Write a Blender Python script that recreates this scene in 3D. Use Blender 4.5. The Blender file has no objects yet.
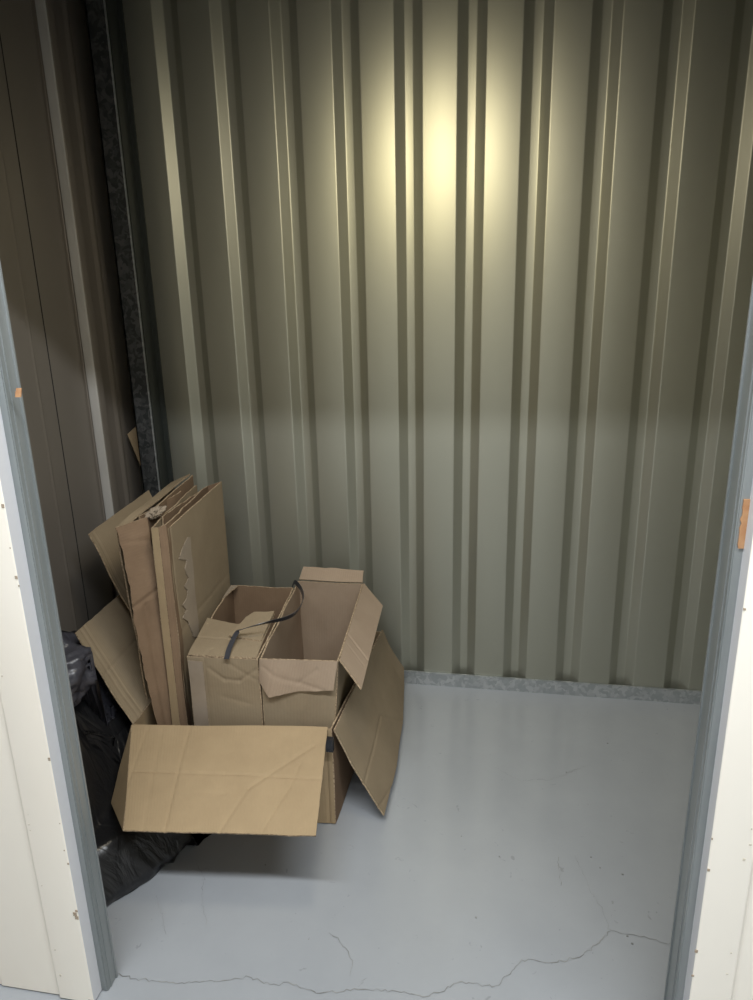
import bpy, bmesh, math, random
from mathutils import Vector, Matrix, noise
C = bpy.context.scene.collection
# ---------------------------------------------------------------- camera
F, YAW, PITCH, ROLL, DIST, CZ = 705.41, .17847, .28824, -.02297, 2.4694, 1.5
fw = Vector((-math.sin(YAW)*math.cos(PITCH), math.cos(YAW)*math.cos(PITCH), -math.sin(PITCH)))
r0 = Vector((math.cos(YAW), math.sin(YAW), 0)); u0 = r0.cross(fw)
rt = r0*math.cos(ROLL)+u0*math.sin(ROLL); up = -r0*math.sin(ROLL)+u0*math.cos(ROLL)
EYE = Vector((0, -DIST, CZ))
cd = bpy.data.cameras.new('camera'); cam = bpy.data.objects.new('camera', cd); C.objects.link(cam)
m = Matrix((rt, up, -fw)).transposed().to_4x4(); m.translation = EYE; cam.matrix_world = m
cd.sensor_fit = 'HORIZONTAL'; cd.sensor_width = 36; cd.lens = F*36/753; cd.clip_start = .02
bpy.context.scene.camera = cam
def hit(px, py, ax, val):                 # the point of the place seen at a pixel, on the plane axis = val
    d = fw+rt*((px-376.5)/F)-up*((py-500)/F)
    return EYE+d*((val-EYE[ax])/d[ax])
hx = lambda px, py, v: hit(px, py, 0, v)
hy = lambda px, py, v: hit(px, py, 1, v)
hz = lambda px, py, v: hit(px, py, 2, v)
# ---------------------------------------------------------------- light
vs = bpy.context.scene.view_settings
vs.view_transform = 'Standard'; vs.look = 'None'; vs.gamma = 1; vs.use_curve_mapping = False
vs.exposure = 0.85
w = bpy.data.worlds.new('world'); bpy.context.scene.world = w; w.use_nodes = True
w.node_tree.nodes['Background'].inputs[0].default_value = (.6, .65, .7, 1)
w.node_tree.nodes['Background'].inputs[1].default_value = .05
def area(name, loc, rot, sx, sy, power, col, spread=180):
    l = bpy.data.lights.new(name, 'AREA'); l.shape = 'RECTANGLE'; l.size = sx; l.size_y = sy
    l.energy = power; l.color = col; l.spread = math.radians(spread)
    o = bpy.data.objects.new(name, l); C.objects.link(o); o.location = loc; o.rotation_euler = rot; return o
area('corridor_tube_light', (0.1, -2.12, 2.62), (0, 0, 0), 2.4, .07, 46, (.93, .97, 1))
def spot(name, loc, target, power, col, ang, blend, rad):
    l = bpy.data.lights.new(name, 'SPOT'); l.energy = power; l.color = col; l.spot_size = math.radians(ang)
    l.spot_blend = blend; l.shadow_soft_size = rad
    o = bpy.data.objects.new(name, l); C.objects.link(o); o.location = loc
    o.rotation_euler = (Vector(target)-Vector(loc)).to_track_quat('-Z', 'Y').to_euler(); return o
spot('unit_downlight', (-.33, -.92, 2.06), (-.23, 0, 1.54), 6.5, (1, .87, .46), 80, 1, .22)
spot('warm_fill_light', (-.25, -1.1, 2.16), (-.25, -.45, 1.2), 14, (1, .89, .66), 165, 1, .14)  # added unseen fill for the general warm light, no fixture of its own
# ---------------------------------------------------------------- materials
def nt(name):
    mt = bpy.data.materials.new(name); mt.use_nodes = True
    n = mt.node_tree.nodes; return mt, n, mt.node_tree.links, n['Principled BSDF']
def mat(name, c1, c2=None, rough=.6, metal=0, scale=6, stretch=(1, 1, 1), bump=0, bscale=60, detail=4, spec=.5, lo=.35, hi=.65, aniso=0):
    mt, n, L, b = nt(name)
    b.inputs['Roughness'].default_value = rough; b.inputs['Metallic'].default_value = metal
    b.inputs['Specular IOR Level'].default_value = spec
    tc = n.new('ShaderNodeTexCoord'); mp = n.new('ShaderNodeMapping'); mp.inputs['Scale'].default_value = stretch
    L.new(tc.outputs['Object'], mp.inputs[0])
    t = n.new('ShaderNodeTexNoise'); t.inputs['Scale'].default_value = scale; t.inputs['Detail'].default_value = detail
    L.new(mp.outputs[0], t.inputs['Vector'])
    cr = n.new('ShaderNodeValToRGB'); e = cr.color_ramp.elements
    e[0].position = lo; e[1].position = hi
    e[0].color = (*c1, 1); e[1].color = (*(c2 or c1), 1)
    L.new(t.outputs[0], cr.inputs[0]); L.new(cr.outputs[0], b.inputs['Base Color'])
    if bump:
        t2 = n.new('ShaderNodeTexNoise'); t2.inputs['Scale'].default_value = bscale; t2.inputs['Detail'].default_value = 5
        L.new(mp.outputs[0], t2.inputs['Vector'])
        bp = n.new('ShaderNodeBump'); bp.inputs['Strength'].default_value = bump; bp.inputs['Distance'].default_value = .002
        L.new(t2.outputs[0], bp.inputs['Height']); L.new(bp.outputs[0], b.inputs['Normal'])
    if aniso: b.inputs['Anisotropic'].default_value = aniso
    return mt
def card(name, c1, c2, rough=.85):        # kraft paper: mottled, with the faint ribs of the flutes under it (UV in metres)
    mt, n, L, b = nt(name)
    b.inputs['Roughness'].default_value = rough; b.inputs['Specular IOR Level'].default_value = .25
    tc = n.new('ShaderNodeTexCoord')
    t = n.new('ShaderNodeTexNoise'); t.inputs['Scale'].default_value = 9; t.inputs['Detail'].default_value = 6; t.inputs['Roughness'].default_value = .65
    L.new(tc.outputs['Object'], t.inputs['Vector'])
    cr = n.new('ShaderNodeValToRGB'); e = cr.color_ramp.elements; e[0].position = .3; e[1].position = .7
    e[0].color = (*c1, 1); e[1].color = (*c2, 1); L.new(t.outputs[0], cr.inputs[0]); L.new(cr.outputs[0], b.inputs['Base Color'])
    wv = n.new('ShaderNodeTexWave'); wv.inputs['Scale'].default_value = 38; wv.inputs['Distortion'].default_value = 1.2
    wv.inputs['Detail'].default_value = 1
    L.new(tc.outputs['UV'], wv.inputs['Vector'])
    t3 = n.new('ShaderNodeTexNoise'); t3.inputs['Scale'].default_value = 55; t3.inputs['Detail'].default_value = 3
    L.new(tc.outputs['Object'], t3.inputs['Vector'])
    mx = n.new('ShaderNodeMath'); mx.operation = 'MULTIPLY_ADD'; mx.inputs[1].default_value = .25
    L.new(wv.outputs['Fac'], mx.inputs[0]); L.new(t3.outputs[0], mx.inputs[2])
    bp = n.new('ShaderNodeBump'); bp.inputs['Strength'].default_value = .35; bp.inputs['Distance'].default_value = .002
    L.new(mx.outputs[0], bp.inputs['Height']); L.new(bp.outputs[0], b.inputs['Normal'])
    return mt
M = {}
M['steel_wall'] = mat('painted_sheet_metal', (.40, .40, .335), (.43, .43, .365), rough=.43, metal=.72, scale=3, stretch=(1, 1, .2), bump=.06, bscale=220)
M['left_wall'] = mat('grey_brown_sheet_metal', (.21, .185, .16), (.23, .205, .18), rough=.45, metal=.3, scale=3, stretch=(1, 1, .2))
M['corridor'] = mat('white_wall_panel', (.62, .61, .58), (.66, .65, .62), rough=.6)
M['ceiling'] = mat('ceiling_board', (.35, .35, .33), (.4, .4, .38), rough=.9)
M['cream'] = mat('cream_painted_steel', (.92, .85, .745), (.95, .895, .80), rough=.5, scale=4, stretch=(1, 1, .4), bump=.15, bscale=18)
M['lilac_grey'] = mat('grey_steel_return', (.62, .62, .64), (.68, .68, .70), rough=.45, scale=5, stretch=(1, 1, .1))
M['track'] = mat('galvanised_track', (.24, .262, .265), (.32, .34, .342), rough=.38, metal=.35, scale=8, stretch=(4, 4, .25))
def galv(name, c1, c2, rough):
    mt, n, L, b = nt(name)
    b.inputs['Metallic'].default_value = .6; b.inputs['Roughness'].default_value = rough
    tc = n.new('ShaderNodeTexCoord')
    t = n.new('ShaderNodeTexNoise'); t.inputs['Scale'].default_value = 25; L.new(tc.outputs['Object'], t.inputs['Vector'])
    mxv = n.new('ShaderNodeMix'); mxv.data_type = 'VECTOR'; mxv.inputs[0].default_value = .06
    L.new(tc.outputs['Object'], mxv.inputs[4]); L.new(t.outputs['Color'], mxv.inputs[5])
    v = n.new('ShaderNodeTexVoronoi'); v.inputs['Scale'].default_value = 75; L.new(mxv.outputs[1], v.inputs['Vector'])
    cr = n.new('ShaderNodeValToRGB'); e = cr.color_ramp.elements; e[0].color = (*c1, 1); e[1].color = (*c2, 1)
    e[0].position = .25; e[1].position = .9
    sp = n.new('ShaderNodeSeparateColor'); L.new(v.outputs['Color'], sp.inputs[0]); L.new(sp.outputs[0], cr.inputs[0])
    L.new(cr.outputs[0], b.inputs['Base Color'])
    return mt
M['galv'] = galv('spangled_zinc', (.40, .425, .44), (.55, .57, .58), .45)
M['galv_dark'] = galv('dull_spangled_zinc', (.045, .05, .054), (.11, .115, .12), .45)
M['kraft'] = card('kraft_cardboard', (.335, .245, .145), (.385, .285, .17))
M['kraft2'] = card('olive_kraft_cardboard', (.26, .20, .13), (.30, .235, .155))
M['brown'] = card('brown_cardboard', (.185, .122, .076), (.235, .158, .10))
M['pink'] = card('pinkish_cardboard', (.315, .235, .168), (.355, .27, .196))
M['torn'] = card('torn_paper', (.30, .245, .185), (.36, .295, .225))
M['pale'] = mat('pale_rib_strip', (.50, .49, .47), (.56, .55, .53), rough=.35, metal=.1)
M['edge'] = mat('cardboard_edge', (.20, .14, .085), (.5, .38, .25), rough=.9, scale=160)
M['tape'] = mat('clear_packing_tape', (.29, .235, .18), (.34, .28, .22), rough=.25, scale=14)
M['blacktape'] = mat('black_tape', (.012, .012, .014), (.03, .03, .034), rough=.25, scale=40)
M['strap'] = mat('black_strap', (.03, .031, .036), (.05, .05, .06), rough=.35)
M['scrap'] = mat('orange_brown_paper', (.42, .2, .09), (.5, .28, .14), rough=.8, scale=60, bump=.5)
M['scrapedge'] = mat('chipped_paint', (.30, .22, .15), (.5, .42, .33), rough=.9, scale=300)
M['mark'] = mat('faint_mark', (.66, .60, .50), rough=.8)
M['crack'] = mat('crack', (.17, .17, .165), (.3, .3, .29), rough=.9, scale=30)
M['gap_shade'] = mat('dark_gap_shade', (.022, .026, .024), rough=.5)  # shade of the gap beside the corner post, put into colour
M['seam'] = mat('dark_joint', (.02, .02, .02), rough=.9)
# floor: glossy grey paint with scuffs and pale wear
mt, n, L, b = nt('painted_concrete'); M['floor'] = mt
tc = n.new('ShaderNodeTexCoord')
a1 = n.new('ShaderNodeTexNoise'); a1.inputs['Scale'].default_value = 2.2; a1.inputs['Detail'].default_value = 7; a1.inputs['Roughness'].default_value = .6
L.new(tc.outputs['Object'], a1.inputs['Vector'])
c = n.new('ShaderNodeValToRGB'); e = c.color_ramp.elements; e[0].position = .3; e[1].position = .72
e[0].color = (.315, .33, .35, 1); e[1].color = (.365, .38, .40, 1); L.new(a1.outputs[0], c.inputs[0])
a2 = n.new('ShaderNodeTexNoise'); a2.inputs['Scale'].default_value = 34; a2.inputs['Detail'].default_value = 6; a2.inputs['Distortion'].default_value = 1.5
L.new(tc.outputs['Object'], a2.inputs['Vector'])
c2 = n.new('ShaderNodeValToRGB'); e = c2.color_ramp.elements; e[0].position = .69; e[1].position = .74
e[0].color = (0, 0, 0, 1); e[1].color = (.55, .55, .55, 1); L.new(a2.outputs[0], c2.inputs[0])
mx = n.new('ShaderNodeMix'); mx.data_type = 'RGBA'; L.new(c2.outputs[0], mx.inputs[0]); L.new(c.outputs[0], mx.inputs[6])
mx.inputs[7].default_value = (.22, .225, .23, 1); L.new(mx.outputs[2], b.inputs['Base Color'])
c3 = n.new('ShaderNodeMapRange'); c3.inputs[3].default_value = .12; c3.inputs[4].default_value = .32; L.new(a1.outputs[0], c3.inputs[0])
L.new(c3.outputs[0], b.inputs['Roughness'])
a3 = n.new('ShaderNodeTexNoise'); a3.inputs['Scale'].default_value = 14; a3.inputs['Detail'].default_value = 4
L.new(tc.outputs['Object'], a3.inputs['Vector'])
bp = n.new('ShaderNodeBump'); bp.inputs['Strength'].default_value = .06; bp.inputs['Distance'].default_value = .004
L.new(a3.outputs[0], bp.inputs['Height']); L.new(bp.outputs[0], b.inputs['Normal'])
def plastic(name, col, rough, alpha=1, tr=0):
    mt, n, L, b = nt(name)
    b.inputs['Base Color'].default_value = (*col, 1); b.inputs['Roughness'].default_value = rough
    b.inputs['Specular IOR Level'].default_value = .6; b.inputs['Transmission Weight'].default_value = tr
    tc = n.new('ShaderNodeTexCoord'); mp = n.new('ShaderNodeMapping'); mp.inputs['Rotation'].default_value = (.3, .6, .5)
    mp.inputs['Scale'].default_value = (1, 2.6, 1); L.new(tc.outputs['Object'], mp.inputs[0])
    t = n.new('ShaderNodeTexNoise'); t.inputs['Scale'].default_value = 7; t.inputs['Detail'].default_value = 4; t.inputs['Distortion'].default_value = .8
    L.new(mp.outputs[0], t.inputs['Vector'])
    bp = n.new('ShaderNodeBump'); bp.inputs['Strength'].default_value = .5; bp.inputs['Distance'].default_value = .02
    L.new(t.outputs[0], bp.inputs['Height']); L.new(bp.outputs[0], b.inputs['Normal'])
    return mt
M['bag'] = plastic('black_polythene', (.012, .012, .013), .3)
M['greybag'] = plastic('grey_polythene', (.055, .055, .068), .35)
# ---------------------------------------------------------------- helpers
def link(name, bm, mats, parent=None, smooth=False):
    me = bpy.data.meshes.new(name); bmesh.ops.recalc_face_normals(bm, faces=bm.faces[:]); bm.to_mesh(me); bm.free()
    for k in (mats if isinstance(mats, (list, tuple)) else [mats]): me.materials.append(M[k])
    if smooth:
        for p in me.polygons: p.use_smooth = True
    o = bpy.data.objects.new(name, me); C.objects.link(o)
    if parent: o.parent = parent; o.matrix_parent_inverse = parent.matrix_world.inverted()
    else: o.location = (0, 0, 0)
    return o
def struct(o): o['kind'] = 'structure'; return o
def thing(name, label, cat, loc, group=None):
    o = bpy.data.objects.new(name, None); C.objects.link(o); o.location = loc; o.empty_display_size = .05
    o['label'] = label; o['category'] = cat
    if group: o['group'] = group
    bpy.context.view_layer.update()
    return o
def box(bm, x0, x1, y0, y1, z0, z1, mi=0, bev=0):
    r = bmesh.ops.create_cube(bm, size=1); v = r['verts']
    for q in v:
        q.co = Vector(((x0+x1)/2+q.co.x*(x1-x0), (y0+y1)/2+q.co.y*(y1-y0), (z0+z1)/2+q.co.z*(z1-z0)))
    fs = {f for q in v for f in q.link_faces}
    for f in fs: f.material_index = mi
    if bev:
        es = list({e for q in v for e in q.link_edges})
        bmesh.ops.bevel(bm, geom=es, offset=bev, segments=2, affect='EDGES', material=mi)
def poly_at(P, t):                        # point at fraction t of a polyline's length
    L_ = [(P[i+1]-P[i]).length for i in range(len(P)-1)]; s = sum(L_)*t
    for i, l in enumerate(L_):
        if s <= l or i == len(L_)-1: return P[i].lerp(P[i+1], min(1, s/max(l, 1e-9)))
        s -= l
def segd(u, v, a, b):
    ax, ay = a; bx_, by = b; dx, dy = bx_-ax, by-ay
    t = max(0, min(1, ((u-ax)*dx+(v-ay)*dy)/(dx*dx+dy*dy)))
    return math.hypot(u-ax-t*dx, v-ay-t*dy)
def sheet(name, A, B, parent, face='kraft', back=None, th=.0045, nu=24, nv=16, creases=(), wave=.0015, jag=(0, 0, 0, 0), seed=1, bend=0, smooth=True):
    """cardboard sheet ruled between the edges A (v=0) and B (v=1); creases in metres-like u,v (0..1)"""
    A = [Vector(p) for p in A]; B = [Vector(p) for p in B]
    Lu = sum((A[i+1]-A[i]).length for i in range(len(A)-1)) or .1; Lv = (B[0]-A[0]).length or .1
    if creases: nu = max(nu, int(Lu/.004)); nv = max(nv, int(Lv/.004))
    nu = min(nu, 170); nv = min(nv, 110)
    bm = bmesh.new(); uvl = bm.loops.layers.uv.new('UVMap')
    mid = (poly_at(B, .5)-poly_at(A, .5)); N = (A[-1]-A[0]).cross(mid).normalized()
    cen = (poly_at(A, .5)+poly_at(B, .5))/2
    if N.dot(EYE-cen) < 0: N = -N           # the first material is on the side towards the door
    G = []; rnd = random.Random(seed); off = rnd.random()*50
    for j in range(nv+1):
        row = []
        for i in range(nu+1):
            u, v = i/nu, j/nv
            ue, ve = u, v
            j0 = noise.noise((v*Lv*60+off, 3.1, 0))*.6+noise.noise((v*Lv*19+off, 9.1, 0)); j1 = noise.noise((v*Lv*60+off, 7.7, 0))*.6+noise.noise((v*Lv*19+off, 2.1, 0))
            k0 = noise.noise((u*Lu*60+off, 5.5, 0))*.6+noise.noise((u*Lu*19+off, 1.1, 0)); k1 = noise.noise((u*Lu*60+off, 8.3, 0))*.6+noise.noise((u*Lu*19+off, 6.1, 0))
            ue = u+((1-u)**8*j0*jag[0]+u**8*j1*jag[1])/Lu
            ve = v+((1-v)**8*k0*jag[2]+v**8*k1*jag[3])/Lv
            a = poly_at(A, max(0, min(1, ue))); b_ = poly_at(B, max(0, min(1, ue)))
            if ue < 0 or ue > 1:
                a = a+(A[-1]-A[0]).normalized()*((ue-(1 if ue > 1 else 0))*Lu); b_ = b_+(B[-1]-B[0]).normalized()*((ue-(1 if ue > 1 else 0))*Lu)
            p = a+(b_-a)*ve
            d = wave*noise.noise((u*Lu*7+off, v*Lv*7, 1.3))*2+bend*math.sin(math.pi*v)
            for cs in creases:
                (a0, b0) = cs[0], cs[1]; dep = cs[2] if len(cs) > 2 else .0014; wd = cs[3] if len(cs) > 3 else .004
                dd = segd(u*Lu, v*Lv, (a0[0]*Lu, a0[1]*Lv), (b0[0]*Lu, b0[1]*Lv))
                d -= 1.7*dep*math.exp(-(dd/wd)**2)
            row.append(p+N*d)
        G.append(row)
    T = [[bm.verts.new(p+N*th/2) for p in r] for r in G]; D = [[bm.verts.new(p-N*th/2) for p in r] for r in G]
    def uvset(f, cs):
        for l, cc in zip(f.loops, cs): l[uvl].uv = cc
    for j in range(nv):
        for i in range(nu):
            cs = [(i/nu*Lu, j/nv*Lv), ((i+1)/nu*Lu, j/nv*Lv), ((i+1)/nu*Lu, (j+1)/nv*Lv), (i/nu*Lu, (j+1)/nv*Lv)]
            f = bm.faces.new((T[j][i], T[j][i+1], T[j+1][i+1], T[j+1][i])); uvset(f, cs); f.smooth = smooth
            f = bm.faces.new((D[j+1][i], D[j+1][i+1], D[j][i+1], D[j][i])); f.material_index = 2; f.smooth = smooth
            uvset(f, [cs[3], cs[2], cs[1], cs[0]])
    for i in range(nu):
        for j, s in ((0, 1), (nv, -1)):
            bm.faces.new((T[j][i+1], T[j][i], D[j][i], D[j][i+1])).material_index = 1
    for j in range(nv):
        for i in (0, nu): bm.faces.new((T[j][i], T[j+1][i], D[j+1][i], D[j][i])).material_index = 1
    o = link(name, bm, [face, 'edge', back or face], parent)
    for p in o.data.polygons: p.use_smooth = p.material_index != 1
    o.data.set_sharp_from_angle(angle=math.radians(50))
    return o
def V(*a): return Vector(a)
# ---------------------------------------------------------------- the setting
def strip_floor(bm, pts, wd, z=.0012, seed=0):      # a crack: a jagged dark line with varying width
    rnd = random.Random(seed); P = []
    for i in range(len(pts)-1):
        n_ = max(2, int((pts[i+1]-pts[i]).length/.008))
        for k in range(n_): P.append(pts[i].lerp(pts[i+1], k/n_)+V(rnd.uniform(-1, 1)*.003, rnd.uniform(-1, 1)*.0042, 0))
    P.append(pts[-1]); prev = None
    for i, p in enumerate(P):
        d = (P[min(i+1, len(P)-1)]-P[max(i-1, 0)]).normalized(); s = V(-d.y, d.x, 0)*wd*rnd.uniform(.3, 1.2)/2
        a = bm.verts.new((p.x+s.x, p.y+s.y, z)); b_ = bm.verts.new((p.x-s.x, p.y-s.y, z))
        if prev: bm.faces.new((prev[0], prev[1], b_, a)).material_index = 1
        prev = (a, b_)
bm = bmesh.new(); box(bm, -3.6, 3.6, -3.5, .25, -.1, 0)
Z = lambda L_: [hz(x, y, 0) for x, y in L_]
strip_floor(bm, Z([(119, 975), (142, 980), (181, 983), (227, 981), (247, 977), (270, 985), (287, 983), (321, 994), (355, 989), (389, 991), (428, 997.5), (459, 982), (496, 987), (522, 960), (553, 963), (584, 956), (610, 931), (637, 936), (672, 944), (720, 950)]), .0022, seed=1)
strip_floor(bm, Z([(610, 931), (600, 905), (590, 890), (574, 855)]), .0008, seed=2)
strip_floor(bm, Z([(196, 860), (204, 880), (201, 895), (206, 925)]), .0009, seed=3)
strip_floor(bm, Z([(330, 932), (344, 946), (352, 962), (350, 976)]), .0016, seed=4)
strip_floor(bm, Z([(495, 768), (520, 781), (550, 780), (588, 766)]), .0009, seed=5)
strip_floor(bm, Z([(558, 858), (561, 886)]), .0014, seed=6)
strip_floor(bm, Z([(157, 895), (162, 915), (166, 935)]), .001, seed=7)
rnd = random.Random(4)
for k in range(16):
    q = hz(rnd.uniform(150, 670), rnd.uniform(720, 990), 0); r_ = rnd.uniform(.0012, .003)
    box(bm, q.x-r_, q.x+r_, q.y-r_*.7, q.y+r_*.7, 0, .0015, 1)
struct(link('floor', bm, ['floor', 'crack']))
bm = bmesh.new(); box(bm, -3.6, 3.6, -3.5, .25, 2.8, 2.9); struct(link('ceiling', bm, 'ceiling'))
PITCHX, X0 = .19695, -1.058
def ribbed(bm, prof, z0, z1, place):
    """vertical sheet from a (s, depth) profile, rounded at the folds"""
    R = []
    for i, (s, d) in enumerate(prof):
        if 0 < i < len(prof)-1:
            a = Vector(prof[i-1]); b_ = Vector((s, d)); c_ = Vector(prof[i+1]); r = .0032
            p0 = b_+(a-b_).normalized()*r; p2 = b_+(c_-b_).normalized()*r
            for t in (0, .33, .67, 1):
                R.append(p0*(1-t)**2+b_*2*t*(1-t)+p2*t*t)
        else: R.append(Vector((s, d)))
    lo = [bm.verts.new(place(p.x, p.y, z0)) for p in R]; hi = [bm.verts.new(place(p.x, p.y, z1)) for p in R]
    for i in range(len(R)-1): bm.faces.new((lo[i], lo[i+1], hi[i+1], hi[i])).smooth = True
bm = bmesh.new(); prof = []
for i in range(-2, 10):
    x = X0+i*PITCHX
    prof += [(x, 0), (x+.109, 0), (x+.139, .024), (x+.167, .024)]
prof = [p for p in prof if p[0] > -1.43]+[(X0+10*PITCHX, 0), (1.0, 0)]
ribbed(bm, prof, .0, 2.8, lambda s, d, z: (s, d, z))
box(bm, -1.46, 1.0, .05, .07, 0, 2.8)
o = struct(link('wall_back', bm, 'steel_wall')); o.data.set_sharp_from_angle(angle=math.radians(40))
# laps where two sheets of the cladding meet
bm = bmesh.new()
prof = [(-1.40, .0), (-1.30, 0), (-1.15, 0)]
XW = -1.40
P = []                                      # left wall profile by (Y, inward depth)
P = [(.04, 0), (-.06, 0), (-.075, .006), (-.085, .006), (-.10, 0), (-.178, 0), (-.20, .034), (-.238, .034), (-.243, -.006), (-.262, -.006), (-.266, 0),
     (-.50, 0), (-.505, .002), (-.515, 0), (-.76, 0), (-.77, .02), (-.805, .02), (-.82, 0), (-1.0, 0), (-1.345, 0)]
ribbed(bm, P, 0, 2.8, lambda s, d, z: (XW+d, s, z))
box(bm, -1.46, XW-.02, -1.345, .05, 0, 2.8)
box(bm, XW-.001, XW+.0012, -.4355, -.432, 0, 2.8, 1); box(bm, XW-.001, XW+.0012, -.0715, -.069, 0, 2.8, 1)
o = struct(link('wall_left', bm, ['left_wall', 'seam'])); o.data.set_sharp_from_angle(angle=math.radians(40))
bm = bmesh.new(); P = []
y = .04
while y > -1.3:
    P += [(y, 0), (y-.109, 0), (y-.139, .02), (y-.167, .02)]; y -= .197
ribbed(bm, P+[(-1.34, 0)], 0, 2.8, lambda s, d, z: (.90+d, s, z)); box(bm, .94, .98, -1.345, .05, 0, 2.8)
o = struct(link('wall_right', bm, 'steel_wall')); o.data.set_sharp_from_angle(angle=math.radians(40))
bm = bmesh.new(); box(bm, -3.6, 3.6, -3.55, -3.5, 0, 2.8); struct(link('wall_corridor', bm, 'corridor'))
for s, x in (('left', -3.65), ('right', 3.6)):
    bm = bmesh.new(); box(bm, x, x+.05, -3.5, -1.3, 0, 2.8); struct(link('wall_corridor_'+s, bm, 'corridor'))
# front partition: cream steel folded round the opening, fluted panel beside it
def front(name, xe, sgn, xf):
    bm = bmesh.new()
    prof = [(0, .08), (0, .0), (abs(xf-xe), 0), (abs(xf-xe)+.003, .007)]
    s = abs(xf-xe)+.003
    while s < 2.6:
        prof += [(s+.004, .006), (s+.145, .006), (s+.150, .010), (s+.156, .006)]; s += .16
    ribbed(bm, prof, .004 if sgn < 0 else 0, 2.8, lambda q, d, z: (xe+sgn*q, -1.42+d, z))
    x1 = xe+sgn*.02; x2 = xe+sgn*2.6
    box(bm, min(x1, x2), max(x1, x2), -1.385, -1.345, 0, 2.8)
    rnd = random.Random(3 if sgn < 0 else 8)
    for k in range(26):                   # paint chips along the edge and pin marks down the fold
        zc = rnd.uniform(.0, 1.6); r_ = rnd.uniform(.0008, .0022)
        if k < 9: xa = xe+sgn*rnd.uniform(.0, .005); r_ *= 1.2
        else: xa = xe+sgn*(abs(xf-xe)-.012+rnd.uniform(-.004, .004))
        box(bm, xa-r_, xa+r_, -1.4206, -1.4195, zc, zc+r_*rnd.uniform(1, 3), 2 if k < 9 else 3)
    if sgn < 0:
        for a, b_, c_, d in ((-.861, -.853, .247, .256), (-.858, -.8505, .238, .246), (-.855, -.850, .258, .263), (-.862, -.851, .006, .012), (-.857, -.850, .0, .006)):
            box(bm, a, b_, -1.4208, -1.4195, c_, d, 2)
    o = link(name, bm, ['cream', 'lilac_grey', 'scrapedge', 'mark'])
    for p in o.data.polygons:
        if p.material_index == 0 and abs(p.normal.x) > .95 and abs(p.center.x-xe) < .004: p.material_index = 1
    o.data.set_sharp_from_angle(angle=math.radians(30)); return struct(o)
front('wall_front_left', -.850, -1, -.934)
front('wall_front_right', .367, 1, .437)
bm = bmesh.new(); box(bm, -.9, .45, -1.42, -1.30, 2.10, 2.8, bev=.003); struct(link('wall_front_top', bm, 'cream'))
# small paint chips and scuffs on the cream steel edge
# jamb tracks
def jamb(name, x0, x1, ya, yb):
    bm = bmesh.new(); s = 1 if x1 > x0 else -1       # x0 = inner face
    box(bm, min(x0, x0+s*.05), max(x0, x0+s*.05), ya, yb, 0, 2.115, bev=.002)
    box(bm, min(x0-s*.0015, x0+s*.006), max(x0-s*.0015, x0+s*.006), ya+.012, ya+.016, 0, 2.06)
    box(bm, min(x0-s*.003, x0+s*.01), max(x0-s*.003, x0+s*.01), yb-.004, yb, 0, 2.06)
    return struct(link(name, bm, 'track'))
jamb('trim_1', -.835, -1, -1.388, -1.350)
jamb('trim_2', .353, 1, -1.388, -1.333)
# base track of the back wall, corner post
bm = bmesh.new(); box(bm, -1.38, .9, -.008, -.002, 0, .056); box(bm, -1.38, .9, -.0095, -.007, .051, .056)
struct(link('trim_3', bm, 'galv'))
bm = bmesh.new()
box(bm, -1.302, -1.240, -.130, -.126, 0, 2.8); box(bm, -1.302, -1.298, -.13, -.07, 0, 2.8); box(bm, -1.240, -1.238, -.1305, -.123, 0, 2.8, 1); box(bm, -1.236, -1.214, -.062, -.057, 0, 2.8, 2); box(bm, -1.236, -1.232, -.125, -.057, 0, 2.8, 2)  # near-black strips stand in for the shade between post and wall
struct(link('trim_4', bm, ['galv_dark', 'galv', 'gap_shade']))
bm = bmesh.new(); box(bm, XW+.002, XW+.034, -.247, -.240, 0, 2.8, bev=.002); struct(link('trim_5', bm, 'pale'))  # strip paler than the wall, along the door side of a rib
# ---------------------------------------------------------------- the big open carton that holds the rest
t = thing('cardboard_box', 'large low open cardboard box with outspread flaps, holding the smaller cartons and flattened boxes', 'box', (-.74, -.5, 0))
ZR = .31
FL, FR = V(-1.035, -.845, 0), V(-.445, -.805, 0); BR, BL = V(-.435, -.165, 0), V(-1.06, -.17, 0)
up_ = lambda p, z: V(p.x, p.y, z)
FRt = hz(331, 729, ZR); FLt = hz(133, 725, ZR)
sheet('front_panel', [up_(FL, .005), up_(FR, .005)], [FLt, FRt], t, 'kraft', nu=60, nv=30, creases=[((.972, 0), (.972, 1), .002, .004)])
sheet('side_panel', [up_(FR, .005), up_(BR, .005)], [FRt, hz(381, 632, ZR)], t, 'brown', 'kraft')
sheet('side_panel', [up_(FL, .005), up_(BL, .005)], [FLt, V(-1.06, -.17, ZR)], t, 'kraft')
sheet('back_panel', [up_(BL, .005), up_(BR, .005)], [V(-1.06, -.17, ZR), hz(381, 632, ZR)], t, 'kraft')
bm = bmesh.new(); vs_ = [bm.verts.new((p.x, p.y, .003)) for p in (FL, FR, BR, BL)]; f = bm.faces.new(vs_)
r = bmesh.ops.extrude_face_region(bm, geom=[f]); [setattr(q, 'co', q.co+V(0, 0, .004)) for q in r['geom'] if isinstance(q, bmesh.types.BMVert)]
link('bottom_panel', bm, 'kraft', t)
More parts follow.
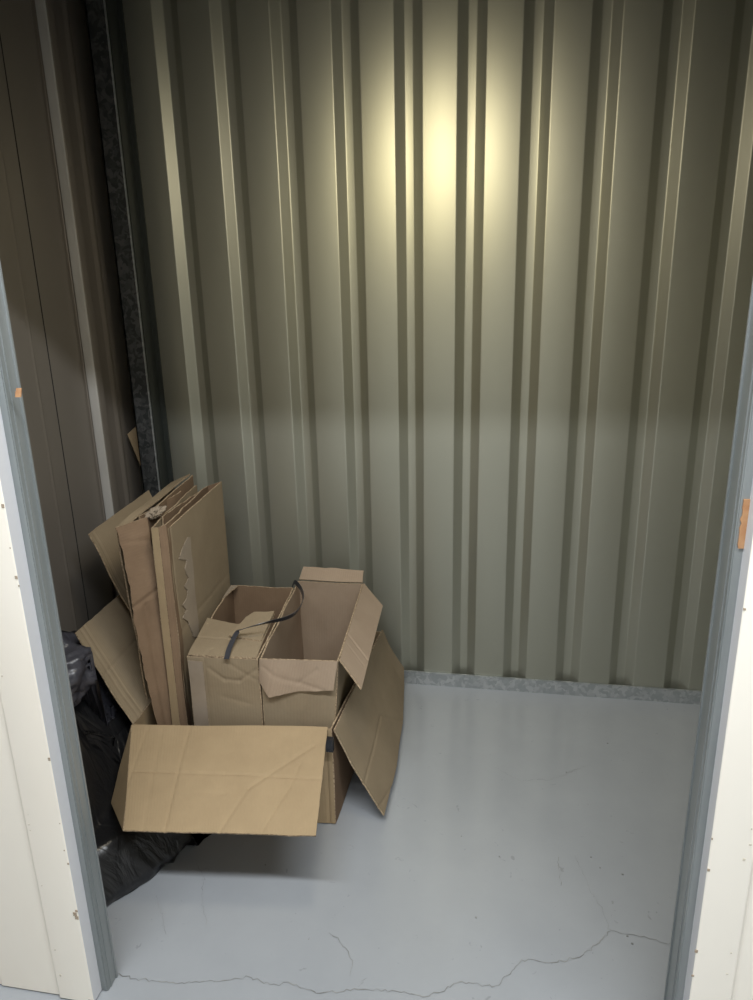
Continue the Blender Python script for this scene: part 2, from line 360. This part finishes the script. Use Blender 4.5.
# front flap: slopes gently down towards the door, left corner folded under
e0, e1 = hz(124, 831, .225), hz(316, 836.5, .225); h0, h1 = FLt+V(.0, -.004, .002), hz(328, 727, ZR)+V(0, -.004, .002)
sheet('front_flap', [h0, h1], [e0, e1], t, 'kraft', creases=[
    ((.02, .48), (.5, .49), .0016, .003), ((.5, .49), (1, .515), .0016, .003), ((.30, 0), (.215, 1), .0016, .0035), ((.09, 0), (.0, .62), .001, .003),
    ((.94, .2), (.63, .62), .0022, .004), ((.63, .62), (.50, 1), .0018, .004), ((.88, .38), (.84, .6), .0014, .003), ((.84, .6), (.72, .98), .0016, .003),
    ((.37, .66), (.5, .68), .0008, .004), ((.16, .05), (.1, 1), .0007, .006)], wave=.002, jag=(.0, .001, 0, .0015), seed=5)
c0 = hz(112, 803, .165)
sheet('corner_flap', [h0, h0.lerp(e0, .5), e0], [h0.lerp(c0, .06), h0.lerp(c0, .62)+V(-.004, 0, 0), c0], t, 'kraft', wave=.001, seed=6)
# right flap hangs to the floor
rh0, rh1 = hz(334, 730, ZR), hz(382, 630, ZR)
tip = hz(384, 815.5, .03)
sheet('side_flap', [rh0, rh0.lerp(rh1, .33), rh0.lerp(rh1, .66), rh1],
      [tip, hz(396, 766, .03), hz(402.5, 722, .035), hz(403.5, 685, .045), hz(403, 668, .10)], t, 'kraft2', 'brown',
      creases=[((0, .62), (.45, .55), .0012, .004), ((.45, .55), (.62, 1), .001, .004), ((0, .9), (.16, 1), .001, .004)], jag=(.003, 0, 0, .002), seed=7, bend=-.006)
# left flap stands up against the bag
l0, l1 = FLt+V(-.002, .002, .001), V(-1.062, -.18, ZR+.001)
sheet('side_flap', [l0, l1], [hz(75, 633, .55), V(-1.235, -.20, .56)], t, 'kraft2',
      creases=[((.02, .52), (.9, .55), .0012, .004), ((.05, 0), (.04, 1), .001, .004), ((.085, 0), (.075, 1), .001, .004)], seed=8, wave=.003, jag=(.001, 0, 0, .002))
# black tape at the front corner, dark slot beside it
bm = bmesh.new(); q = hy(327.5, 741, -.829)
box(bm, FR.x-.013, FR.x+.0075, -.823, -.8065, .26, .300)
link('tape_patch', bm, 'blacktape', t)['label'] = 'black tape patch on the front right corner'
# ---------------------------------------------------------------- carton with torn lid (left) and pinkish open carton (right)
Z1 = .50
def carton(t, fl, fr, br, bl, z0, zt, face, inner, jagtop=.0015, lean=0, cr=()):
    ln = {id(fr): V(-lean, 0, 0), id(br): V(-lean, 0, 0)}; z_ = V(0, 0, 0)
    for nm, a, b_, sd in (('front_panel', fl, fr, 1), ('side_panel', fr, br, 2), ('back_panel', br, bl, 3), ('side_panel', bl, fl, 4)):
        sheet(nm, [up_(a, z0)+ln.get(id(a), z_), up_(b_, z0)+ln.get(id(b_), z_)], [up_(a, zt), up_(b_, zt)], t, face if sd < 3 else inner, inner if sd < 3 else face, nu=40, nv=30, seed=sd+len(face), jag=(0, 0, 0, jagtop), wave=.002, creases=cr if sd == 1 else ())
    bm = bmesh.new(); f = bm.faces.new([bm.verts.new((p.x+ln.get(id(p), z_).x, p.y, z0)) for p in (fl, fr, br, bl)])
    r = bmesh.ops.extrude_face_region(bm, geom=[f]); [setattr(q, 'co', q.co+V(0, 0, .004)) for q in r['geom'] if isinstance(q, bmesh.types.BMVert)]
    link('bottom_panel', bm, face, t)
a_fl, a_bl = hz(187.5, 656, Z1), hz(232, 585, Z1); b_fl, b_fr, b_br, b_bl = hz(260, 659, Z1), hz(338, 661, Z1), hz(362.4, 584, Z1), hz(298.5, 581, Z1)
a_fr = b_fl+V(-.008, 0, 0); a_br = b_fl.lerp(b_bl, (a_bl.y-b_fl.y)/(b_bl.y-b_fl.y))+V(-.008, 0, 0)
t1 = thing('cardboard_box', 'narrow tan carton with a torn half closed lid, standing left of the pinkish carton', 'box', (a_fl.x+.1, a_fl.y+.25, .008))
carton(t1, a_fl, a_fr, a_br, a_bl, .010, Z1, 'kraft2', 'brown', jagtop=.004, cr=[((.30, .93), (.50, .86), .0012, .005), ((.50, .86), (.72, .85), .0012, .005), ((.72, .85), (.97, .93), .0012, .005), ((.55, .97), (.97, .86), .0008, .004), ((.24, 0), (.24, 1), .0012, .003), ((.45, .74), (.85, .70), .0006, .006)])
fold = lambda px, py, z: hz(px, py, z)
sheet('lid_flap', [a_fl+V(.002, 0, .004), a_fr+V(-.002, 0, .004)], [hz(207.5, 618.5, Z1-.003), hz(238, 624, Z1+.006), hz(277, 613, Z1+.012)+V(-.008, 0, 0)], t1, 'kraft2',
      creases=[((0, .45), (1, .55), .0016, .004), ((.25, 0), (.3, .16), .001, .005)], jag=(.001, 0, .001, .003), seed=12, nu=40, nv=30, wave=.003)
sheet('torn_lid_flap', [hz(229, 636, Z1+.012), hz(263, 641, Z1+.012)+V(-.006, 0, 0)], [hz(246, 618, Z1+.020), hz(254, 612.5, Z1+.022), hz(276, 612, Z1+.024)+V(-.006, 0, 0)], t1, 'kraft2', 'tape', jag=(.004, 0, 0, .004), seed=13, nu=40, nv=30, wave=.002)
sheet('torn_corner', [a_bl+V(.004, -.02, .003), a_bl+V(.012, -.125, .001)], [a_bl+V(.026, -.012, .004), a_bl+V(.016, -.125, .003)], t1, 'tape', jag=(.002, .003, 0, .005), seed=14, nu=30, nv=8)
sheet('tape_strip', [up_(a_fl, .05)+V(.002, -.0055, 0), up_(a_fl, .05)+V(.047, -.0045, 0)], [up_(a_fl, Z1-.01)+V(.002, -.0055, 0), up_(a_fl, Z1-.012)+V(.047, -.0045, 0)], t1, 'tape', th=.001, wave=.0004)
t2 = thing('cardboard_box', 'pinkish open carton with three short flaps folded outwards, standing in the large box', 'box', (b_fl.x+.12, b_fl.y+.27, .008))
carton(t2, b_fl, b_fr, b_br, b_bl, .010, Z1, 'kraft2', 'pink', jagtop=.002, lean=.045)
bfw = hz(267, 696.5, Z1-.115); 
sheet('front_flap', [b_fl+V(0, -.004, .003), b_fr+V(0, -.004, .003)], [hz(259, 681, Z1-.07), hz(268.5, 698, Z1-.112), hz(300, 691, Z1-.095), hz(333.5, 690.5, Z1-.085)], t2, 'pink', 'kraft2',
      creases=[((.18, 0), (.2, 1), .001, .003), ((.27, 0), (.24, 1), .001, .003), ((.05, .3), (.9, 1), .0012, .003), ((.55, .75), (.75, .3), .001, .004)], seed=20, wave=.002, jag=(0, .001, 0, .002))
sheet('side_flap', [b_fr+V(.004, 0, .003), b_br+V(.004, 0, .003)], [hz(361, 689.5, Z1-.065), hz(382.5, 606, Z1-.045)], t2, 'pink', 'kraft2',
      creases=[((.29, .0), (.29, 1), .0018, .004), ((.2, .0), (.2, 1), .0008, .003)], seed=21, wave=.001)
sheet('back_flap', [b_bl+V(.002, .004, .003), b_br+V(0, .004, .003)], [hy(303.5, 567, b_bl.y+.05), hy(334, 568, b_br.y+.05), hy(363.5, 571, b_br.y+.05)], t2, 'pink', 'kraft2', seed=22, wave=.002, jag=(.001, .001, 0, .003))
# ---------------------------------------------------------------- flattened cartons standing on edge in the left of the large box
G = 'flattened cartons standing in the large box'
# front most, open at the door side: outer leaf, back fold, inner leaf
t6 = thing('flattened_box', 'tall flattened tan carton with a pale strip of torn paper, nearest to the narrow carton', 'cardboard', (-.93, -.45, .01), G)
o0, o1 = hy(167, 529, -.72), hy(221, 481.5, -.21)
i0, i1 = hy(163, 516, -.66), hy(207.5, 486, -.21)
q0, q1 = V(o0.x-.005, -.72, .012), V(o1.x-.003, -.21, .012)
sheet('outer_panel', [q0, q1], [o0, o1], t6, 'kraft2', 'brown', nu=50, nv=60, seed=30, wave=.0006, jag=(.002, 0, 0, .001), creases=[((.03, .0), (.03, 1), .0015, .005), ((0, .62), (1, .60), .0008, .006)])
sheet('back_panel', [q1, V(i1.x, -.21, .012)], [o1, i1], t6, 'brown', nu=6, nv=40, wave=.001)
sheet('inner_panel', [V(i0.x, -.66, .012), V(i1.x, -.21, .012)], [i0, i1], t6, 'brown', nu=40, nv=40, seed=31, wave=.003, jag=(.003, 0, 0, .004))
bm = bmesh.new()                          # where tape has pulled the top paper off: a pale ragged strip lying on the outer leaf
pn = (q1-q0).cross(o0-q0).normalized(); pn = pn if pn.x > 0 else -pn
def onleaf(px, py):
    a = hx(px, py, -.5); d = (a-EYE).normalized(); p0 = q0+pn*.0045
    return EYE+d*((p0-EYE).dot(pn)/d.dot(pn))
def ipol(T, y):
    for (y0, x0), (y1, x1) in zip(T, T[1:]):
        if y0 <= y <= y1: return x0+(x1-x0)*(y-y0)/(y1-y0)
    return T[-1][1]
RL = [(537, 190.5), (552, 191.5), (567, 193.5), (590, 195), (620, 198.4), (637, 199)]
LL = [(537, 188), (547, 183), (559, 179), (560, 187), (569, 185), (578, 188.5), (587, 184.6), (590, 188), (598, 187), (605, 182.7), (610, 186.7), (618, 182.7), (621, 188), (637, 194)]
prev = None
for k in range(101):
    y = 537+k; jit = noise.noise((y*.9, 4, 4))*1.2
    c_ = (bm.verts.new(onleaf(ipol(LL, y)+jit, y)), bm.verts.new(onleaf(ipol(RL, y), y)))
    if prev: bm.faces.new((prev[0], prev[1], c_[1], c_[0]))
    prev = c_
r_ = bmesh.ops.extrude_face_region(bm, geom=bm.faces[:]); [setattr(q, 'co', q.co-pn*.0015) for q in r_['geom'] if isinstance(q, bmesh.types.BMVert)]
link('torn_strip', bm, 'torn', t6)
# folded pair with a rounded front edge
t5 = thing('flattened_box', 'thin folded carton with a double front edge, behind the tall tan one', 'cardboard', (-.99, -.5, .01), G)
f0 = hy(151.5, 528, -.745); f1 = hy(158.5, 527, -.745); f2 = hy(166, 524, -.735); g0 = hy(172.5, 722, -.745); g1 = hy(180, 722, -.745); g2 = hy(187, 722, -.735)
gb = lambda g: g-(V(0, 0, 1))*(g.z-.012)*1.0
sheet('front_edge', [gb(g0), gb(g1)], [g0+(f0-g0)*1e-3, g1+(f1-g1)*1e-3], t5, 'kraft', nu=4, nv=8, wave=0)if g0.z > .03 else None
sheet('front_edge', [g0+(g0-f0)*.14, g1+(g1-f1)*.14], [f0, f1], t5, 'kraft', nu=6, nv=50, wave=.001, jag=(.0, 0, 0, .002), seed=41)
sheet('front_edge', [g1+(g1-f1)*.14, g2+(g2-f2)*.14], [f1, f2], t5, 'brown', nu=6, nv=50, wave=.001, jag=(.0, 0, 0, .003), seed=45)
sheet('side_panel', [gb(g0), V(-1.0, -.26, .012)], [f0+V(-.002, .003, 0), V(-1.035, -.26, .87)], t5, 'kraft2', nu=30, nv=40, seed=42, wave=.003, jag=(0, 0, 0, .003))
sheet('side_panel', [gb(g2)+V(-.004, .004, 0), V(-.985, -.26, .012)], [f2+V(-.004, .004, -.005), V(-1.005, -.26, .86)], t5, 'brown', nu=30, nv=40, seed=43, wave=.002, jag=(0, 0, 0, .003))
# sheet between, crumpled tape on top
t4 = thing('cardboard_sheet', 'thin cardboard sheet with crumpled clear tape at its top corner, between the folded cartons', 'cardboard', (-1.0, -.5, .01), G)
s0 = hy(140, 516, -.70); s1 = hy(181, 491, -.38)
sheet('panel', [V(-.985, -.715, .012), V(-1.015, -.30, .012)], [s0, s1], t4, 'brown', nu=30, nv=40, seed=44, wave=.004, jag=(.002, 0, 0, .003))
bm = bmesh.new(); bmesh.ops.create_icosphere(bm, subdivisions=4, radius=1)
for v in bm.verts:
    k = 1+.55*noise.noise(v.co*2.1)+.3*noise.noise(v.co*5)
    v.co = hy(156, 512, -.66)+V(v.co.x*.018, v.co.y*.040, v.co.z*.013)*k
link('crumpled_tape', bm, 'tape', t4)['label'] = 'crumpled clear tape'
# carton with a creased front flap
t3 = thing('flattened_box', 'brown flattened carton with long creased front flap and ragged left edge', 'cardboard', (-1.0, -.5, .01), G)
A3 = [hy(157, 724, -.79), hy(143, 668, -.785), hy(134.5, 622, -.78), hy(128, 575, -.77), hy(121, 545, -.765), hy(114, 528, -.76)]
B3 = [hy(173, 722, -.735), hy(168, 668, -.73), hy(163.5, 622, -.725), hy(158, 580, -.72), hy(151.5, 545, -.715), hy(147, 517, -.71)]
for L_ in (A3, B3): L_.insert(0, V(L_[0].x+.01, L_[0].y, .33) if L_[0].z > .34 else L_[0]+(L_[0]-L_[1]).normalized()*.02)
sheet('front_flap', A3, B3, t3, 'brown', 'kraft', nu=90, nv=16, creases=[((.0, .55), (.62, .45), .003, .006), ((.62, 0), (.68, 1), .002, .006), ((.93, 0), (.90, 1), .001, .006)], jag=(0, 0, .004, 0), seed=50, wave=.003)
sheet('side_panel', [V(-1.01, -.70, .012), V(-1.045, -.27, .012)], [B3[-1]+V(-.004, .006, 0), hy(192, 475, -.20)], t3, 'brown', 'kraft2', nu=30, nv=50, seed=51, wave=.003, jag=(0, 0, 0, .002))
sheet('top_flap', [hy(116, 527, -.75), hy(171, 483, -.27)], [hy(121, 530, -.735), hy(190, 474, -.21)], t3, 'kraft2', nu=30, nv=8, seed=52, wave=.002, jag=(0, 0, 0, .002))
sheet('side_panel', [V(-1.030, -.72, .012), V(-1.05, -.27, .012)], [hy(116, 528, -.745), hy(172, 483, -.26)], t3, 'kraft2', nu=30, nv=50, seed=53, wave=.003)
# sheet leaning on the corner post
t2b = thing('cardboard_sheet', 'olive tan cardboard sheet leaning back against the steel corner post', 'cardboard', (-1.1, -.4, .1), G)
pT, pM = hy(88, 534, -.58), hy(135, 617, -.58)
pB = pM+(pM-pT)*.95
sheet('panel', [pB, V(pB.x-.005, -.2, pB.z)], [pT, hy(149, 490, -.18)], t2b, 'kraft2', 'brown', nu=50, nv=50, seed=55, wave=.004, jag=(.001, 0, 0, .001),
      creases=[((.05, 0), (.05, 1), .001, .004), ((0, .55), (1, .55), .001, .005)])
# scrap behind the post
ts = thing('cardboard_sheet', 'small corner of cardboard poking out behind the steel corner post', 'cardboard', (-1.35, -.05, 0))
k0, k1 = hy(127.5, 434, -.052), hy(140, 423, -.040)
sheet('panel', [hy(155, 500, -.052), hy(158, 482, -.040)], [k0, k1], ts, 'kraft', nu=6, nv=60, wave=.003, seed=60)
# ---------------------------------------------------------------- strap
ST = [(226.5, 659, Z1+.006), (229.8, 647, Z1+.020), (237, 632.5, Z1+.035), (243, 629, Z1+.045), (265, 623, Z1+.06), (286, 618, Z1+.052), (297, 611.5, Z1+.040), (303, 600, Z1+.030), (301.5, 590, Z1+.02), (295, 582, Z1+.012), (292, 588, Z1-.02)]
pts = [hz(*q) for q in ST]; W_ = [.5]*len(pts)
def catmull(P, n=8):
    out = []
    for i in range(len(P)-1):
        a, b_, c_, d = P[max(i-1, 0)], P[i], P[i+1], P[min(i+2, len(P)-1)]
        for k in range(n):
            t = k/n; out.append(.5*((2*b_)+(c_-a)*t+(2*a-5*b_+4*c_-d)*t*t+(3*b_-a-3*c_+d)*t**3))
    return out+[P[-1]]
bm = bmesh.new(); cp = catmull(pts); ring = []
for i, p in enumerate(cp):
    d = (cp[min(i+1, len(cp)-1)]-cp[max(i-1, 0)]).normalized(); k = i/len(cp)
    flat = V(d.y, -d.x, 0).normalized() if abs(d.z) < .98 else V(1, 0, 0)
    tw = flat.lerp(V(0, 0, 1), min(1, max(0, (k-.18)*3.2))*.75).normalized(); tw = (tw-d*tw.dot(d)).normalized(); nn = d.cross(tw)
    ring.append([bm.verts.new(p+tw*(.0075*a)+nn*(.0008*b_)) for a, b_ in ((-1, -1), (1, -1), (1, 1), (-1, 1))])
for i in range(len(ring)-1):
    for k in range(4): bm.faces.new((ring[i][k], ring[i][(k+1) % 4], ring[i+1][(k+1) % 4], ring[i+1][k]))
bm.faces.new(ring[0]); bm.faces.new(ring[-1])
o = link('packing_strap', bm, 'strap'); o['label'] = 'loose black plastic strap curling over the torn lid into the pinkish carton'; o['category'] = 'strap'
# ---------------------------------------------------------------- bags
def blob(name, cx, cy, cz, rx, ry, rz, mt, amp, label, cat, limit, seed=0, sub=6):
    bm = bmesh.new(); bmesh.ops.create_icosphere(bm, subdivisions=sub, radius=1)
    for v in bm.verts:
        n_ = v.co.normalized(); q = n_*1.0
        sx = [math.copysign(abs(c_)**.9, c_) for c_ in n_]
        q = V(sx[0]*rx, sx[1]*ry, sx[2]*rz)
        s = V(seed, seed*2, 0)
        w1 = noise.noise(n_*2.3+s); wr = noise.noise(n_*3+s)*1.5
        r1 = 1-abs(noise.noise(V(n_.x*3.0+wr, n_.y*5, n_.z*4)+s))*2; r2 = 1-abs(noise.noise(V(n_.x*8+wr, n_.y*9+n_.z*3, n_.z*6)+s*2))*2
        r3 = 1-abs(noise.noise(V(n_.x*17+wr*2, n_.y*16, n_.z*15)+s*3))*2
        p = V(cx, cy, cz)+q*(1+amp*(w1*1.1+r1*.45+r2*.16+r3*.02))
        v.co = limit(p)
    o = link(name, bm, mt, smooth=True); o['label'] = label; o['category'] = cat; return o
def smin(a, b_, k=.03):
    h = max(0, min(1, .5+.5*(b_-a)/k)); return b_+(a-b_)*h-k*h*(1-h)
def lim_bag(p):
    x, y, z = p
    x = max(x, -1.375); y = max(y, -1.335)
    nx, ny = .836, -.549; d = (x+.96)*nx+(y+1.17)*ny       # belly outline on the floor towards the door
    dm = .012-.55*max(0, z-.03)
    dd = smin(d, dm, .05); x -= nx*(d-dd); y -= ny*(d-dd)
    if y > -.872 and x > -1.085:                           # keeps clear of the large carton
        if (y+.872) < (x+1.085): y = -.872
        else: x = -1.085
    if y > -.95: z = smin(z, .31+(-1.085-x)*1.23-.035, .02)   # stays under the raised left flap
    k = max(0, min(1, (x+1.20)/.16))                        # and below the front flap and its folded corner
    z = smin(z, .60*(1-k)+.135*k, .03)
    return V(x, y, max(z, .002))
blob('rubbish_bag', -1.12, -.93, .25, .44, .43, .30, 'bag', .13, 'black plastic rubbish bag slumped on the floor between the door jamb and the large box', 'bag', lim_bag, seed=3)
def lim_g(p):
    x, y, z = p; x = max(x, -1.385)
    if y > -.86: z = min(z, .31+(-1.085-x)*1.25-.035)
    return V(x, y, z)
blob('plastic_bag', -1.235, -.86, .49, .12, .15, .09, 'greybag', .22, 'crumpled thin grey plastic bag lying on the black rubbish bag under the left flap', 'bag', lim_g, seed=7, sub=5)
# ---------------------------------------------------------------- scraps on the jambs
def scrap(px0, px1, py0, py1, yv, label):
    bm = bmesh.new(); n_ = 12; L_, R_ = [], []
    for k in range(n_+1):
        t = k/n_; py = py0+(py1-py0)*t
        a = hy(px0-(py-py0)*.13+2.2*noise.noise((k*.9, 3, 1)), py, yv); b_ = hy(px1-(py-py0)*.05, py, yv)
        L_.append((bm.verts.new(a), bm.verts.new(a+V(0, -.0025, 0)))); R_.append((bm.verts.new(b_), bm.verts.new(b_+V(0, -.002, 0))))
    for k in range(n_):
        bm.faces.new((L_[k][1], R_[k][1], R_[k+1][1], L_[k+1][1])); bm.faces.new((L_[k][0], L_[k+1][0], R_[k+1][0], R_[k][0]))
        bm.faces.new((L_[k][0], L_[k][1], L_[k+1][1], L_[k+1][0])); bm.faces.new((R_[k][1], R_[k][0], R_[k+1][0], R_[k+1][1]))
    bm.faces.new((L_[0][0], L_[0][1], R_[0][1], R_[0][0])); bm.faces.new((L_[-1][1], L_[-1][0], R_[-1][0], R_[-1][1]))
    o = link('paper_scrap', bm, 'scrap'); o['label'] = label; o['category'] = 'paper scrap'
scrap(743.5, 756, 499, 548, -1.3885, 'torn brown paper scrap stuck on the right door jamb')
scrap(17, 22, 388, 397, -1.3885, 'tiny orange paper scrap stuck on the left door jamb')
